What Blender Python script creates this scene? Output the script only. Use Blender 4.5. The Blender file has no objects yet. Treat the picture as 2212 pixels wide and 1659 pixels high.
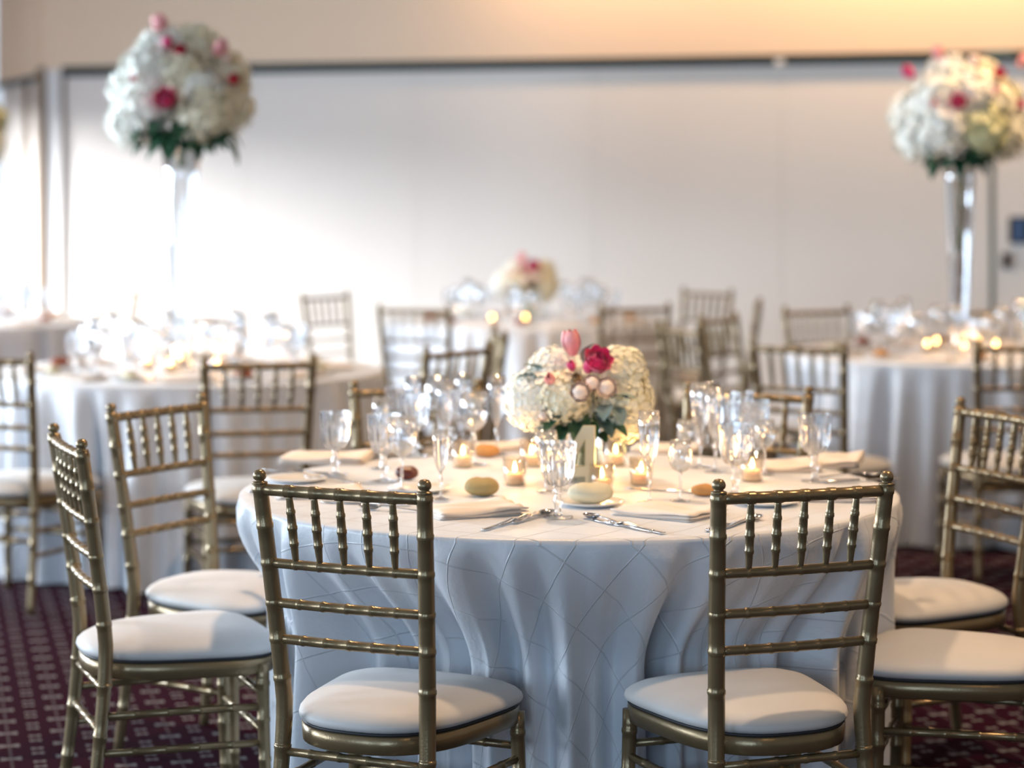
import bpy, bmesh, math, random
from mathutils import Vector, Matrix
random.seed(7)
PI = math.pi
C = bpy.context.scene.collection
SC = bpy.context.scene
H, F, YH = 1.49, 4890.0, 411.0          # eye height, focal length in px, horizon row

# ---------------------------------------------------------------- camera
cam = bpy.data.cameras.new('camera'); co = bpy.data.objects.new('camera', cam); C.objects.link(co)
co.location = (0, 0, H); co.rotation_euler = (PI/2, 0, 0)
cam.sensor_width = 36; cam.lens = F/2212*36; cam.shift_y = -(829.5-YH)/2212
cam.clip_end = 200
cam.dof.use_dof = True; cam.dof.focus_distance = 4.65; cam.dof.aperture_fstop = (cam.lens/1000)/0.040
SC.camera = co
SC.view_settings.view_transform = 'Standard'; SC.view_settings.look = 'None'
SC.view_settings.gamma = 1; SC.view_settings.use_curve_mapping = False
SC.view_settings.exposure = 0.05
SC.cycles.max_bounces = 12; SC.cycles.transparent_max_bounces = 40; SC.cycles.transmission_bounces = 10
SC.cycles.diffuse_bounces = 4; SC.cycles.glossy_bounces = 5
SC.cycles.sample_clamp_indirect = 60; SC.cycles.caustics_refractive = False; SC.cycles.caustics_reflective = False
SC.cycles.use_denoising = True

w = bpy.data.worlds.new('world'); SC.world = w; w.use_nodes = True
w.node_tree.nodes['Background'].inputs[0].default_value = (0.75, 0.86, 1.0, 1)
w.node_tree.nodes['Background'].inputs[1].default_value = 1.0

# room frame: a runs along the back wall, b comes out of it towards the camera
P0 = Vector((-3.24, 16.3)); U = Vector((0.9585, -0.285)); N = Vector((-0.285, -0.9585))
def room(a, b, z=0): p = P0 + U*a + N*b; return Vector((p.x, p.y, z))
RA = math.atan2(U.y, U.x)
WL, WR, WF, CEIL = -2.6, 11.5, 18.0, 3.5
def area(name, loc, target, sx, sy, power, col, spread=PI):
    l = bpy.data.lights.new(name, 'AREA'); l.shape = 'RECTANGLE'; l.size = sx; l.size_y = sy
    l.energy = power; l.color = col; l.spread = spread
    o = bpy.data.objects.new(name, l); C.objects.link(o); o.location = loc
    d = (Vector(target)-Vector(loc)).normalized(); o.rotation_euler = d.to_track_quat('-Z', 'Y').to_euler(); return o
DAY = (0.74, 0.87, 1.0); WARM = (1.0, 0.66, 0.38)
# daylight through the windows of the left wall and of the wall behind the camera
area('daylight_back_window', room(-5.2, 3.2, 3.35), room(1.2, 0.6, 0.55), 3.2, 1.5, 2200, (0.94, 0.97, 1.0), 2.2)
for b_, e_ in ((7.0, 620), (11.0, 300), (15.0, 260)):
    area('daylight_side_window', room(WL-0.25, b_, 1.75), room(WL+3.0, b_-0.3, 1.2), 2.6, 2.0, e_, DAY, 2.6)
for a_ in (3.0, 7.4):
    area('daylight_rear_window', room(a_, WF+0.3, 1.8), room(a_, WF-4, 1.0), 2.6, 2.0, 75, (0.52, 0.75, 1.0), 2.4)
# warm ceiling lamps
for a_, b_, e_ in ((1.5, 4.4, 22), (4.6, 4.4, 36), (7.6, 4.4, 46), (1.5, 8.5, 34), (5.8, 8.8, 36), (8.0, 9.6, 34), (9.0, 13.0, 12)):
    area('ceiling_lamp', room(a_, b_, CEIL-0.05), room(a_, b_, 0), 0.16, 0.16, e_*1.15, WARM, 2.3)
for a_, e_ in ((4.2, 14), (6.2, 22), (8.0, 18)):
    area('ceiling_lamp', room(a_, 0.45, CEIL-0.05), room(a_, 0.0, 2.4), 1.9, 0.15, e_*1.0, (1.0, 0.62, 0.30), 2.6)

# ---------------------------------------------------------------- materials
def mat(name, col, rough=0.5, metal=0.0, bump=0.0, bscale=60, sheen=0.0, spec=0.5, var=0.0, vscale=8, trans=0.0, sss=0.0, coat=0.0):
    m = bpy.data.materials.new(name); m.use_nodes = True; nt = m.node_tree; b = nt.nodes['Principled BSDF']
    b.inputs['Base Color'].default_value = (*col, 1); b.inputs['Roughness'].default_value = rough
    b.inputs['Metallic'].default_value = metal; b.inputs['Specular IOR Level'].default_value = spec
    b.inputs['Sheen Weight'].default_value = sheen; b.inputs['Transmission Weight'].default_value = trans
    b.inputs['Coat Weight'].default_value = coat
    if sss: b.inputs['Subsurface Weight'].default_value = sss; b.inputs['Subsurface Scale'].default_value = 0.02
    tc = nt.nodes.new('ShaderNodeTexCoord')
    if bump or var:
        no = nt.nodes.new('ShaderNodeTexNoise'); no.inputs['Scale'].default_value = bscale; no.inputs['Detail'].default_value = 4
        nt.links.new(tc.outputs['Object'], no.inputs['Vector'])
        if bump:
            bp = nt.nodes.new('ShaderNodeBump'); bp.inputs['Strength'].default_value = bump; bp.inputs['Distance'].default_value = 0.01
            nt.links.new(no.outputs['Fac'], bp.inputs['Height']); nt.links.new(bp.outputs['Normal'], b.inputs['Normal'])
        if var:
            n2 = nt.nodes.new('ShaderNodeTexNoise'); n2.inputs['Scale'].default_value = vscale; nt.links.new(tc.outputs['Object'], n2.inputs['Vector'])
            mx = nt.nodes.new('ShaderNodeMix'); mx.data_type = 'RGBA'
            mx.inputs[6].default_value = (*[c*(1-var) for c in col], 1); mx.inputs[7].default_value = (*[min(1, c*(1+var)) for c in col], 1)
            nt.links.new(n2.outputs['Fac'], mx.inputs[0]); nt.links.new(mx.outputs[2], b.inputs['Base Color'])
    return m
def glassmat(name, col=(0.97, 0.985, 1.0), base=0.11, edge=0.80, rough=0.02, glass=0.0):
    m = bpy.data.materials.new(name); m.use_nodes = True; nt = m.node_tree; n = nt.nodes; L = nt.links
    n.remove(n['Principled BSDF']); out = n['Material Output']
    tr = n.new('ShaderNodeBsdfTransparent'); tr.inputs[0].default_value = (*col, 1)
    gl = n.new('ShaderNodeBsdfGlossy'); gl.inputs['Roughness'].default_value = rough
    lw = n.new('ShaderNodeLayerWeight'); lw.inputs[0].default_value = 0.35
    mr = n.new('ShaderNodeMapRange'); mr.inputs['To Min'].default_value = base; mr.inputs['To Max'].default_value = edge
    L.new(lw.outputs['Facing'], mr.inputs['Value'])
    mx = n.new('ShaderNodeMixShader'); L.new(mr.outputs[0], mx.inputs[0]); L.new(tr.outputs[0], mx.inputs[1]); L.new(gl.outputs[0], mx.inputs[2])
    last = mx
    if glass:
        g = n.new('ShaderNodeBsdfGlass'); g.inputs['IOR'].default_value = 1.45; g.inputs['Roughness'].default_value = 0.02
        m2 = n.new('ShaderNodeMixShader'); m2.inputs[0].default_value = glass; L.new(mx.outputs[0], m2.inputs[1]); L.new(g.outputs[0], m2.inputs[2]); last = m2
    L.new(last.outputs[0], out.inputs['Surface']); return m
def emit(name, col, s):
    m = bpy.data.materials.new(name); m.use_nodes = True; n = m.node_tree.nodes; n.remove(n['Principled BSDF'])
    e = n.new('ShaderNodeEmission'); e.inputs[0].default_value = (*col, 1); e.inputs[1].default_value = s
    m.node_tree.links.new(e.outputs[0], n['Material Output'].inputs[0]); return m
def clothmat(name, col):
    m = mat(name, col, 0.42, sheen=0.35, spec=0.55); nt = m.node_tree; n = nt.nodes; L = nt.links; b = n['Principled BSDF']
    uv = n.new('ShaderNodeUVMap'); sep = n.new('ShaderNodeSeparateXYZ')
    wn = n.new('ShaderNodeTexNoise'); wn.inputs['Scale'].default_value = 0.7; L.new(uv.outputs[0], wn.inputs['Vector'])
    wv = n.new('ShaderNodeVectorMath'); wv.operation = 'MULTIPLY_ADD'; wv.inputs[1].default_value = (0.22, 0.22, 0); L.new(wn.outputs['Color'], wv.inputs[0]); L.new(uv.outputs[0], wv.inputs[2])
    L.new(wv.outputs[0], sep.inputs[0]); hs = []
    for i in (0, 1):
        fr = n.new('ShaderNodeMath'); fr.operation = 'PINGPONG'; fr.inputs[1].default_value = 0.5; L.new(sep.outputs[i], fr.inputs[0])
        mr = n.new('ShaderNodeMapRange'); mr.interpolation_type = 'SMOOTHSTEP'
        mr.inputs['From Min'].default_value = 0.0; mr.inputs['From Max'].default_value = 0.022
        mr.inputs['To Min'].default_value = 1; mr.inputs['To Max'].default_value = 0; L.new(fr.outputs[0], mr.inputs['Value']); hs.append(mr)
    mxm = n.new('ShaderNodeMath'); mxm.operation = 'MAXIMUM'; L.new(hs[0].outputs[0], mxm.inputs[0]); L.new(hs[1].outputs[0], mxm.inputs[1])
    no = n.new('ShaderNodeTexNoise'); no.inputs['Scale'].default_value = 9; no.inputs['Detail'].default_value = 3; L.new(uv.outputs[0], no.inputs['Vector'])
    ad = n.new('ShaderNodeMath'); ad.operation = 'MULTIPLY_ADD'; ad.inputs[1].default_value = 0.5; L.new(no.outputs['Fac'], ad.inputs[0]); L.new(mxm.outputs[0], ad.inputs[2])
    bp = n.new('ShaderNodeBump'); bp.inputs['Strength'].default_value = 0.55; bp.inputs['Distance'].default_value = 0.0045
    L.new(ad.outputs[0], bp.inputs['Height']); L.new(bp.outputs[0], b.inputs['Normal'])
    return m
def carpetmat():
    m = mat('carpet', (0.07, 0.012, 0.02), 1.0, spec=0.03); nt = m.node_tree; n = nt.nodes; L = nt.links; b = n['Principled BSDF']
    tc = n.new('ShaderNodeTexCoord'); mp = n.new('ShaderNodeMapping'); mp.inputs['Rotation'].default_value = (0, 0, -0.253); mp.inputs['Scale'].default_value = (7.0, 7.0, 1)
    L.new(tc.outputs['Object'], mp.inputs[0]); sep = n.new('ShaderNodeSeparateXYZ'); L.new(mp.outputs[0], sep.inputs[0])
    def mt(op, a, bb=None):
        x = n.new('ShaderNodeMath'); x.operation = op
        for k, v in enumerate((a, bb)):
            if v is None: continue
            if isinstance(v, (int, float)): x.inputs[k].default_value = v
            else: L.new(v, x.inputs[k])
        return x.outputs[0]
    px, py = sep.outputs[0], sep.outputs[1]
    def motif(ox, oy, w_, h_):
        fx = mt('ABSOLUTE', mt('SUBTRACT', mt('FRACT', mt('ADD', px, ox)), 0.5)); fy = mt('ABSOLUTE', mt('SUBTRACT', mt('FRACT', mt('ADD', py, oy)), 0.5))
        bar = mt('MULTIPLY', mt('LESS_THAN', fx, w_), mt('LESS_THAN', fy, h_))
        bow = mt('LESS_THAN', fy, mt('ADD', mt('MULTIPLY', fx, 0.6), 0.03))
        return mt('MULTIPLY', bar, bow)
    ln = mt('LESS_THAN', mt('ABSOLUTE', mt('SUBTRACT', mt('FRACT', px), 0.5)), 0.03)
    dash = mt('LESS_THAN', mt('FRACT', mt('MULTIPLY', py, 8.0)), 0.62)
    big = mt('MAXIMUM', motif(0, 0, 0.19, 0.12), mt('MAXIMUM', motif(0.5, 0.32, 0.11, 0.08), motif(0.5, 0.68, 0.11, 0.08)))
    msk = mt('MAXIMUM', big, mt('MULTIPLY', mt('MULTIPLY', ln, dash), 0.45))
    no = n.new('ShaderNodeTexNoise'); no.inputs['Scale'].default_value = 160; L.new(tc.outputs['Object'], no.inputs['Vector'])
    msk = mt('MULTIPLY', msk, mt('ADD', no.outputs['Fac'], 0.5))
    mx = n.new('ShaderNodeMix'); mx.data_type = 'RGBA'; mx.inputs[6].default_value = (0.020, 0.0025, 0.009, 1); mx.inputs[7].default_value = (0.15, 0.145, 0.155, 1)
    L.new(msk, mx.inputs[0]); L.new(mx.outputs[2], b.inputs['Base Color'])
    bp = n.new('ShaderNodeBump'); bp.inputs['Strength'].default_value = 0.5; bp.inputs['Distance'].default_value = 0.004; L.new(no.outputs['Fac'], bp.inputs['Height']); L.new(bp.outputs[0], b.inputs['Normal'])
    return m
M = dict(
    gold=mat('champagne_gold', (0.225, 0.165, 0.088), 0.30, 0.55, 0.05, 200, spec=0.6, var=0.12, vscale=20),
    cushion=mat('cushion_satin', (0.53, 0.52, 0.51), 0.55, sheen=0.3, bump=0.12, bscale=18),
    black=mat('black_board', (0.012, 0.013, 0.018), 0.6),
    cloth=clothmat('pintuck_cloth', (0.66, 0.69, 0.74)),
    carpet=carpetmat(),
    panel=mat('partition_fabric', (0.84, 0.785, 0.73), 0.9, bump=0.05, bscale=300, spec=0.2),
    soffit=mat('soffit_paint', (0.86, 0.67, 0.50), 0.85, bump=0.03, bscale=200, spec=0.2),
    track=mat('dark_track', (0.006, 0.016, 0.018), 0.6, 0.0),
    trimb=mat('tan_trim', (0.24, 0.165, 0.10), 0.6), white=mat('white_paint', (0.78, 0.77, 0.76), 0.6),
    seam=mat('green_seam', (0.07, 0.12, 0.10), 0.6), ceil=mat('ceiling_tile', (0.42, 0.39, 0.35), 0.9), tanwall=mat('tan_wall', (0.34, 0.28, 0.22), 0.9),
    plastic=mat('black_plastic', (0.012, 0.012, 0.015), 0.7, spec=0.2), blue=mat('blue_reflection_paint', (0.10, 0.20, 0.42), 0.5, 0.0),  # the blue is a reflection's tint, given as base colour
    glass=glassmat('thin_glass', glass=0.15), cut=glassmat('cut_glass', base=0.14, edge=0.85, glass=0.35),
    vase=glassmat('vase_glass', base=0.10, edge=0.95), frost=glassmat('votive_glass', (1.0, 0.96, 0.9), 0.10, 0.6),
    napkin=mat('napkin_linen', (0.78, 0.70, 0.63), 0.7, bump=0.15, bscale=40, sheen=0.2),
    steel=mat('flatware_steel', (0.72, 0.72, 0.74), 0.16, 1.0),
    china=mat('pale_china', (0.80, 0.80, 0.79), 0.15, spec=0.7),
    bread=mat('bread_crust', (0.50, 0.25, 0.08), 0.65, bump=0.3, bscale=30, var=0.3, vscale=14),
    bpale=mat('bread_pale', (0.66, 0.62, 0.46), 0.75, bump=0.3, bscale=30, var=0.12, vscale=14),
    bgreen=mat('bread_olive', (0.40, 0.30, 0.13), 0.75, bump=0.3, bscale=30, var=0.2, vscale=14),
    bdark=mat('bread_dark', (0.10, 0.018, 0.012), 0.35, bump=0.2, bscale=30, var=0.2, vscale=14),
    bred=mat('bread_red', (0.30, 0.07, 0.025), 0.45, bump=0.2, bscale=30, var=0.2, vscale=14),
    wax=mat('candle_wax', (0.90, 0.80, 0.62), 0.5, sss=0.4), flame=emit('flame', (1.0, 0.62, 0.22), 35),
    number=mat('painted_wood_cream', (0.66, 0.60, 0.42), 0.6, bump=0.1, bscale=50),
    hwhite=mat('hydrangea_white', (0.92, 0.92, 0.85), 0.7, var=0.04, vscale=40),
    hcream=mat('hydrangea_cream', (0.86, 0.82, 0.64), 0.7, var=0.12, vscale=30),
    hgreen=mat('hydrangea_green', (0.70, 0.70, 0.42), 0.7, var=0.15, vscale=30),
    pink=mat('petal_hot_pink', (0.78, 0.05, 0.20), 0.45, sheen=0.3, var=0.15, vscale=60),
    red=mat('petal_red', (0.62, 0.02, 0.06), 0.5, var=0.15, vscale=60),
    blush=mat('petal_blush', (0.88, 0.38, 0.38), 0.5, var=0.12, vscale=60),
    peach=mat('petal_peach', (0.92, 0.76, 0.66), 0.55, var=0.04, vscale=60),
    leaf=mat('leaf_green', (0.02, 0.09, 0.045), 0.45, var=0.3, vscale=20), dusty=mat('leaf_dusty', (0.22, 0.30, 0.28), 0.7, var=0.2, vscale=20),
    stem=mat('stem_green', (0.10, 0.17, 0.05), 0.5, var=0.2, vscale=30), bud=mat('seed_pod', (0.30, 0.20, 0.10), 0.6, var=0.2, vscale=50),
    branch=mat('curly_willow', (0.36, 0.24, 0.16), 0.6, bump=0.3, bscale=50),
)

# ---------------------------------------------------------------- helpers
def mk(name, bm, m, parent=None, smooth=True, loc=None, rot=None):
    me = bpy.data.meshes.new(name); bmesh.ops.recalc_face_normals(bm, faces=bm.faces); bm.to_mesh(me); bm.free()
    me.materials.append(M[m] if isinstance(m, str) else m)
    if smooth: me.polygons.foreach_set('use_smooth', [True]*len(me.polygons))
    o = bpy.data.objects.new(name, me); C.objects.link(o); o.parent = parent
    if loc is not None: o.location = loc
    if rot is not None: o.rotation_euler = rot
    return o
def tag(o, label, cat, group=None):
    o['label'] = label; o['category'] = cat
    if group: o['group'] = group
    return o
def thing(name, label, cat, loc=(0, 0, 0), rz=0, group=None):
    o = bpy.data.objects.new(name, None); C.objects.link(o); o.location = loc; o.rotation_euler = (0, 0, rz); o.empty_display_size = 0.1
    return tag(o, label, cat, group)
def dup(root, loc=None, rz=None, label=None, group=None, scale=None):
    def cp(o, par):
        c = o.copy(); C.objects.link(c); c.parent = par
        for ch in list(o.children): cp(ch, c)
        return c
    r = cp(root, None)
    if loc is not None: r.location = loc
    if rz is not None: r.rotation_euler = (0, 0, rz)
    if label: r['label'] = label
    if group: r['group'] = group
    elif 'group' in r.keys(): del r['group']
    if scale: r.scale = (scale,)*3
    return r
def tube(bm, pts, rad, seg=10, cap=True):
    pts = [Vector(p) for p in pts]; n = len(pts)
    if not isinstance(rad, (list, tuple)): rad = [rad]*n
    rings = []; t0 = (pts[1]-pts[0]).normalized()
    up = Vector((0, 0, 1)) if abs(t0.z) < 0.9 else Vector((0, 1, 0)); x = t0.cross(up).normalized()
    for i in range(n):
        t = (pts[min(i+1, n-1)]-pts[max(i-1, 0)])
        t = t.normalized() if t.length > 1e-9 else t0
        x = (x - t*x.dot(t)).normalized(); y = t.cross(x)
        rings.append([bm.verts.new(pts[i]+(x*math.cos(2*PI*k/seg)+y*math.sin(2*PI*k/seg))*rad[i]) for k in range(seg)])
    for a, b in zip(rings, rings[1:]):
        for k in range(seg): bm.faces.new((a[k], a[(k+1) % seg], b[(k+1) % seg], b[k]))
    if cap: bm.faces.new(rings[0][::-1]); bm.faces.new(rings[-1])
def lathe(bm, prof, seg=24, off=(0, 0, 0), mod=None):
    rings = []; off = Vector(off)
    for r, z in prof:
        if r < 1e-5: rings.append([bm.verts.new(off+Vector((0, 0, z)))])
        else: rings.append([bm.verts.new(off+Vector(((r*(mod(k, z) if mod else 1))*math.cos(2*PI*k/seg), (r*(mod(k, z) if mod else 1))*math.sin(2*PI*k/seg), z))) for k in range(seg)])
    for a, b in zip(rings, rings[1:]):
        for k in range(seg):
            k2 = (k+1) % seg
            if len(a) == 1 and len(b) == 1: continue
            if len(a) == 1: bm.faces.new((a[0], b[k], b[k2]))
            elif len(b) == 1: bm.faces.new((a[k], a[k2], b[0]))
            else: bm.faces.new((a[k], a[k2], b[k2], b[k]))
def box(bm, x0, x1, y0, y1, z0, z1, T=None, bev=0.0):
    vs = [Vector((x, y, z)) for z in (z0, z1) for y in (y0, y1) for x in (x0, x1)]
    v = [bm.verts.new(T(p) if T else p) for p in vs]
    for f in ((0, 2, 3, 1), (4, 5, 7, 6), (0, 1, 5, 4), (2, 6, 7, 3), (0, 4, 6, 2), (1, 3, 7, 5)): bm.faces.new([v[i] for i in f])
    if bev: bmesh.ops.bevel(bm, geom=bm.edges[:], offset=bev, segments=2, affect='EDGES')
def B(): return bmesh.new()
def at(px, py, z): Y = F*(H-z)/(py-YH); return ((px-1106)/F*Y, Y)
def wallp(px, py, b=0.0):            # point on the back wall plane (b in front of it) seen at a pixel
    d = Vector(((px-1106)/F, 1.0)); q = P0+N*b; t = q.dot(N)/d.dot(N); return (Vector((d.x*t, d.y*t))-P0).dot(U), H-(py-YH)/F*t

# ---------------------------------------------------------------- room shell
def struct(o): o['kind'] = 'structure'; return o
RT = lambda p: room(p.x, p.y, p.z)
def rbox(name, m, a0, a1, b0, b1, z0, z1, parent=None, bev=0.0, kind=True):
    bm = B(); box(bm, a0, a1, b0, b1, z0, z1, RT, bev); o = mk(name, bm, m, parent, smooth=False)
    if kind and parent is None: struct(o)
    return o
rbox('floor', 'carpet', WL-0.2, WR+0.2, -1.4, WF+0.2, -0.1, 0)
rbox('ceiling', 'ceil', WL-0.2, WR+0.2, -1.4, WF+0.2, CEIL, CEIL+0.1)
zt = H+(411-141)/F*15.85
a133 = wallp(136, 400)[0]; a85 = wallp(84, 400)[0]; a100 = wallp(98, 400)[0]; aS1 = wallp(1688, 400)[0]; aS2 = wallp(2145, 400)[0]
zt = wallp(1106, 128)[1]
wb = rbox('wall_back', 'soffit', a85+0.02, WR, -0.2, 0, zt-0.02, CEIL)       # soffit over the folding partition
stp = (aS2-aS1); edges = [aS1-2*stp*0.97, aS1-stp*0.97, aS1, aS2-0.012]
edges = [a133+0.008] + [aS1-3*stp*0.93, aS1-2*stp*0.93, aS1-stp*0.93] + [aS1, aS2-0.02]
for e0, e1 in zip(edges, edges[1:]):
    rbox('panel', 'panel', e0+0.0007, e1-0.0007, -0.16, -0.02, 0.01, zt-0.03, wb, 0.002)
rbox('panel', 'panel', aS2+1.0, WR, -0.16, -0.02, 0.01, zt-0.03, wb, 0.002)
rbox('backing', 'seam', a133, WR, -0.2, -0.155, 0, zt-0.02, wb)
# meeting seal of the pass door
rbox('seal_strip', 'seam', aS2-0.018, aS2+0.006, -0.16, -0.012, 0.01, zt-0.03, wb)
d1 = rbox('door_1', 'panel', aS2+0.008, aS2+0.97, -0.16, -0.018, 0.01, zt-0.03)
ax, zx = wallp(2180, 468); ax2, zx2 = wallp(2224, 526)
lp = rbox('lock_plate', 'plastic', ax, ax2, -0.018, 0.02, zx2, zx, d1, 0.004)
a3, _ = wallp(2196, 400); a4, _ = wallp(2208, 400); rbox('painted_reflection', 'blue', a3, a4, 0.02, 0.028, zx2+0.012, zx-0.012, lp)  # blue reflection on the black lock plate, painted as a coloured inset
ax, zx = wallp(2164, 545); ax2, zx2 = wallp(2178, 580); rbox('door_handle', 'plastic', ax, ax2, -0.018, 0.025, zx2, zx, d1, 0.006)
tk = rbox('trim_1', 'track', a133, WR, -0.06, 0.018, zt-0.07, zt)
rbox('track_lip', 'track', a133, WR, -0.06, 0.024, zt-0.07, zt-0.06, tk)
ac, zc = wallp(1686, 134); rbox('track_clip', 'white', ac-0.03, ac+0.03, 0.018, 0.035, zc-0.02, zc+0.02, tk, 0.004)
ac, zc = wallp(2160, 114); rbox('track_clip', 'dusty', ac-0.09, ac+0.09, 0.018, 0.035, zc-0.015, zc+0.02, tk, 0.004)
# jamb and tan corner trim, then the wall that turns away on the left
rbox('trim_2', 'white', a100, a133-0.012, -0.2, 0.0, 0, zt-0.02)
rbox('trim_3', 'trimb', a133-0.012, a133, -0.2, 0.012, 0, zt-0.02)
rbox('trim_4', 'trimb', a85-0.005, a100, -0.2, 0.03, 0, zt+0.0)
th = math.radians(50); cA, sA = math.cos(th), math.sin(th)
def lbox(name, m, s0, s1, b0, b1, z0, z1, parent=None):
    def T(p): return room(a85 - p.x*cA - p.y*sA, -p.x*sA + p.y*cA, p.z)
    bm = B(); box(bm, s0, s1, b0, b1, z0, z1, T); o = mk(name, bm, m, parent, smooth=False)
    if parent is None: struct(o)
    return o
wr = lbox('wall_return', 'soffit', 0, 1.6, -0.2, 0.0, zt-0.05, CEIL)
lbox('panel', 'panel', 0.02, 0.52, -0.16, -0.04, 0, zt-0.05, wr)
lbox('panel', 'panel', 0.56, 1.6, -0.16, -0.04, 0, zt-0.05, wr)
lbox('trim_5', 'track', 0.0, 1.6, -0.05, 0.02, zt-0.09, zt-0.05)
lbox('trim_6', 'trimb', 0.52, 0.56, -0.16, 0.0, 0, zt-0.09)
# side wall with window openings
def wall_with_windows(name, T, L0, L1, wins, z0, z1, n0):
    bm = B(); e = [L0]+[v for w_ in wins for v in w_]+[L1]
    for i in range(0, len(e), 2): box(bm, e[i], e[i+1], -0.2, 0, 0, CEIL, T)
    tops = [z1 if w0 > 1 or n0 > 1 else 2.42 for w0, w1 in wins]
    for (w0, w1), z1 in zip(wins, tops):
        box(bm, w0, w1, -0.2, 0, 0, z0, T); box(bm, w0, w1, -0.2, 0, z1, CEIL, T)
    struct(mk(name, bm, 'tanwall', smooth=False))
    for k, (w0, w1) in enumerate(wins):
        bm = B(); t = 0.05; z1 = tops[k]
        box(bm, w0, w0+t, -0.14, -0.06, z0, z1, T); box(bm, w1-t, w1, -0.14, -0.06, z0, z1, T)
        box(bm, w0+t, w1-t, -0.14, -0.06, z0, z0+t, T); box(bm, w0+t, w1-t, -0.14, -0.06, z1-t, z1, T)
        c = (w0+w1)/2; box(bm, c-t/2, c+t/2, -0.14, -0.06, z0+t, z1-t, T)
        struct(mk('window_%d' % (n0+k), bm, 'white', smooth=False))
wall_with_windows('wall_left', lambda p: room(WL+p.y, p.x, p.z), -1.4, WF, [(0.6, 5.2), (5.8, 8.3), (9.8, 12.3), (13.8, 16.3)], 0.35, 2.75, 1)
wall_with_windows('wall_front', lambda p: room(p.x, WF-p.y, p.z), WL, WR, [(1.7, 4.3), (6.1, 8.7)], 0.5, 2.8, 5)
rbox('wall_right', 'tanwall', WR, WR+0.2, -0.2, WF+0.2, 0, CEIL)

# ---------------------------------------------------------------- chiavari chair
def lean(z):                                   # back post centre line: half width and depth at height z
    if z >= 0.44: t = (z-0.44)/0.46; return 0.163+0.024*t, -0.185-0.060*t**1.15
    t = (0.44-z)/0.44; return 0.163+0.014*t, -0.185-0.045*t**1.4
def bamboo(path, r, rings, n=26, amp=0.30, hw=0.006, seg=10, taper=None):
    ts = set(i/n for i in range(n+1)); Ln = sum((Vector(path((i+1)/20))-Vector(path(i/20))).length for i in range(20))
    for q in rings:
        for d in (-1.6, -1.0, 0, 1.0, 1.6): ts.add(min(1, max(0, q+d*hw/Ln)))
    ts = sorted(ts); pts = []; rd = []; last = -1
    for t in ts:
        if t-last < 1e-4: continue
        last = t
        k = max([0]+[1 if abs(t-q)*Ln <= hw*1.05 else 0 for q in rings])
        pts.append(path(t)); rd.append(r*(taper(t) if taper else 1)*(1+amp*0.6*k))
    bm = B(); tube(bm, pts, rd, seg); return bm
def outline(s, n=44, yoff=0.0):
    pts = []
    for i in range(n):
        a = 2*PI*i/n; c, q = math.cos(a), math.sin(a); e = 2/(4.6 if q > 0 else 3.0)
        x = math.copysign(abs(c)**e, c); y = math.copysign(abs(q)**e, q)
        yy = 0.010+y*0.205*s; ww = (0.193+0.030*y)*s
        pts.append((x*ww, yy + 0.016*y*(1-x*x)*s+yoff))
    return pts
def loft(bm, layers):
    rs = [[bm.verts.new((x, y, z)) for x, y in pts] for pts, z in layers]; n = len(rs[0])
    for a, b in zip(rs, rs[1:]):
        for k in range(n): bm.faces.new((a[k], a[(k+1) % n], b[(k+1) % n], b[k]))
    bm.faces.new(rs[0][::-1]); bm.faces.new(rs[-1])
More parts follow.
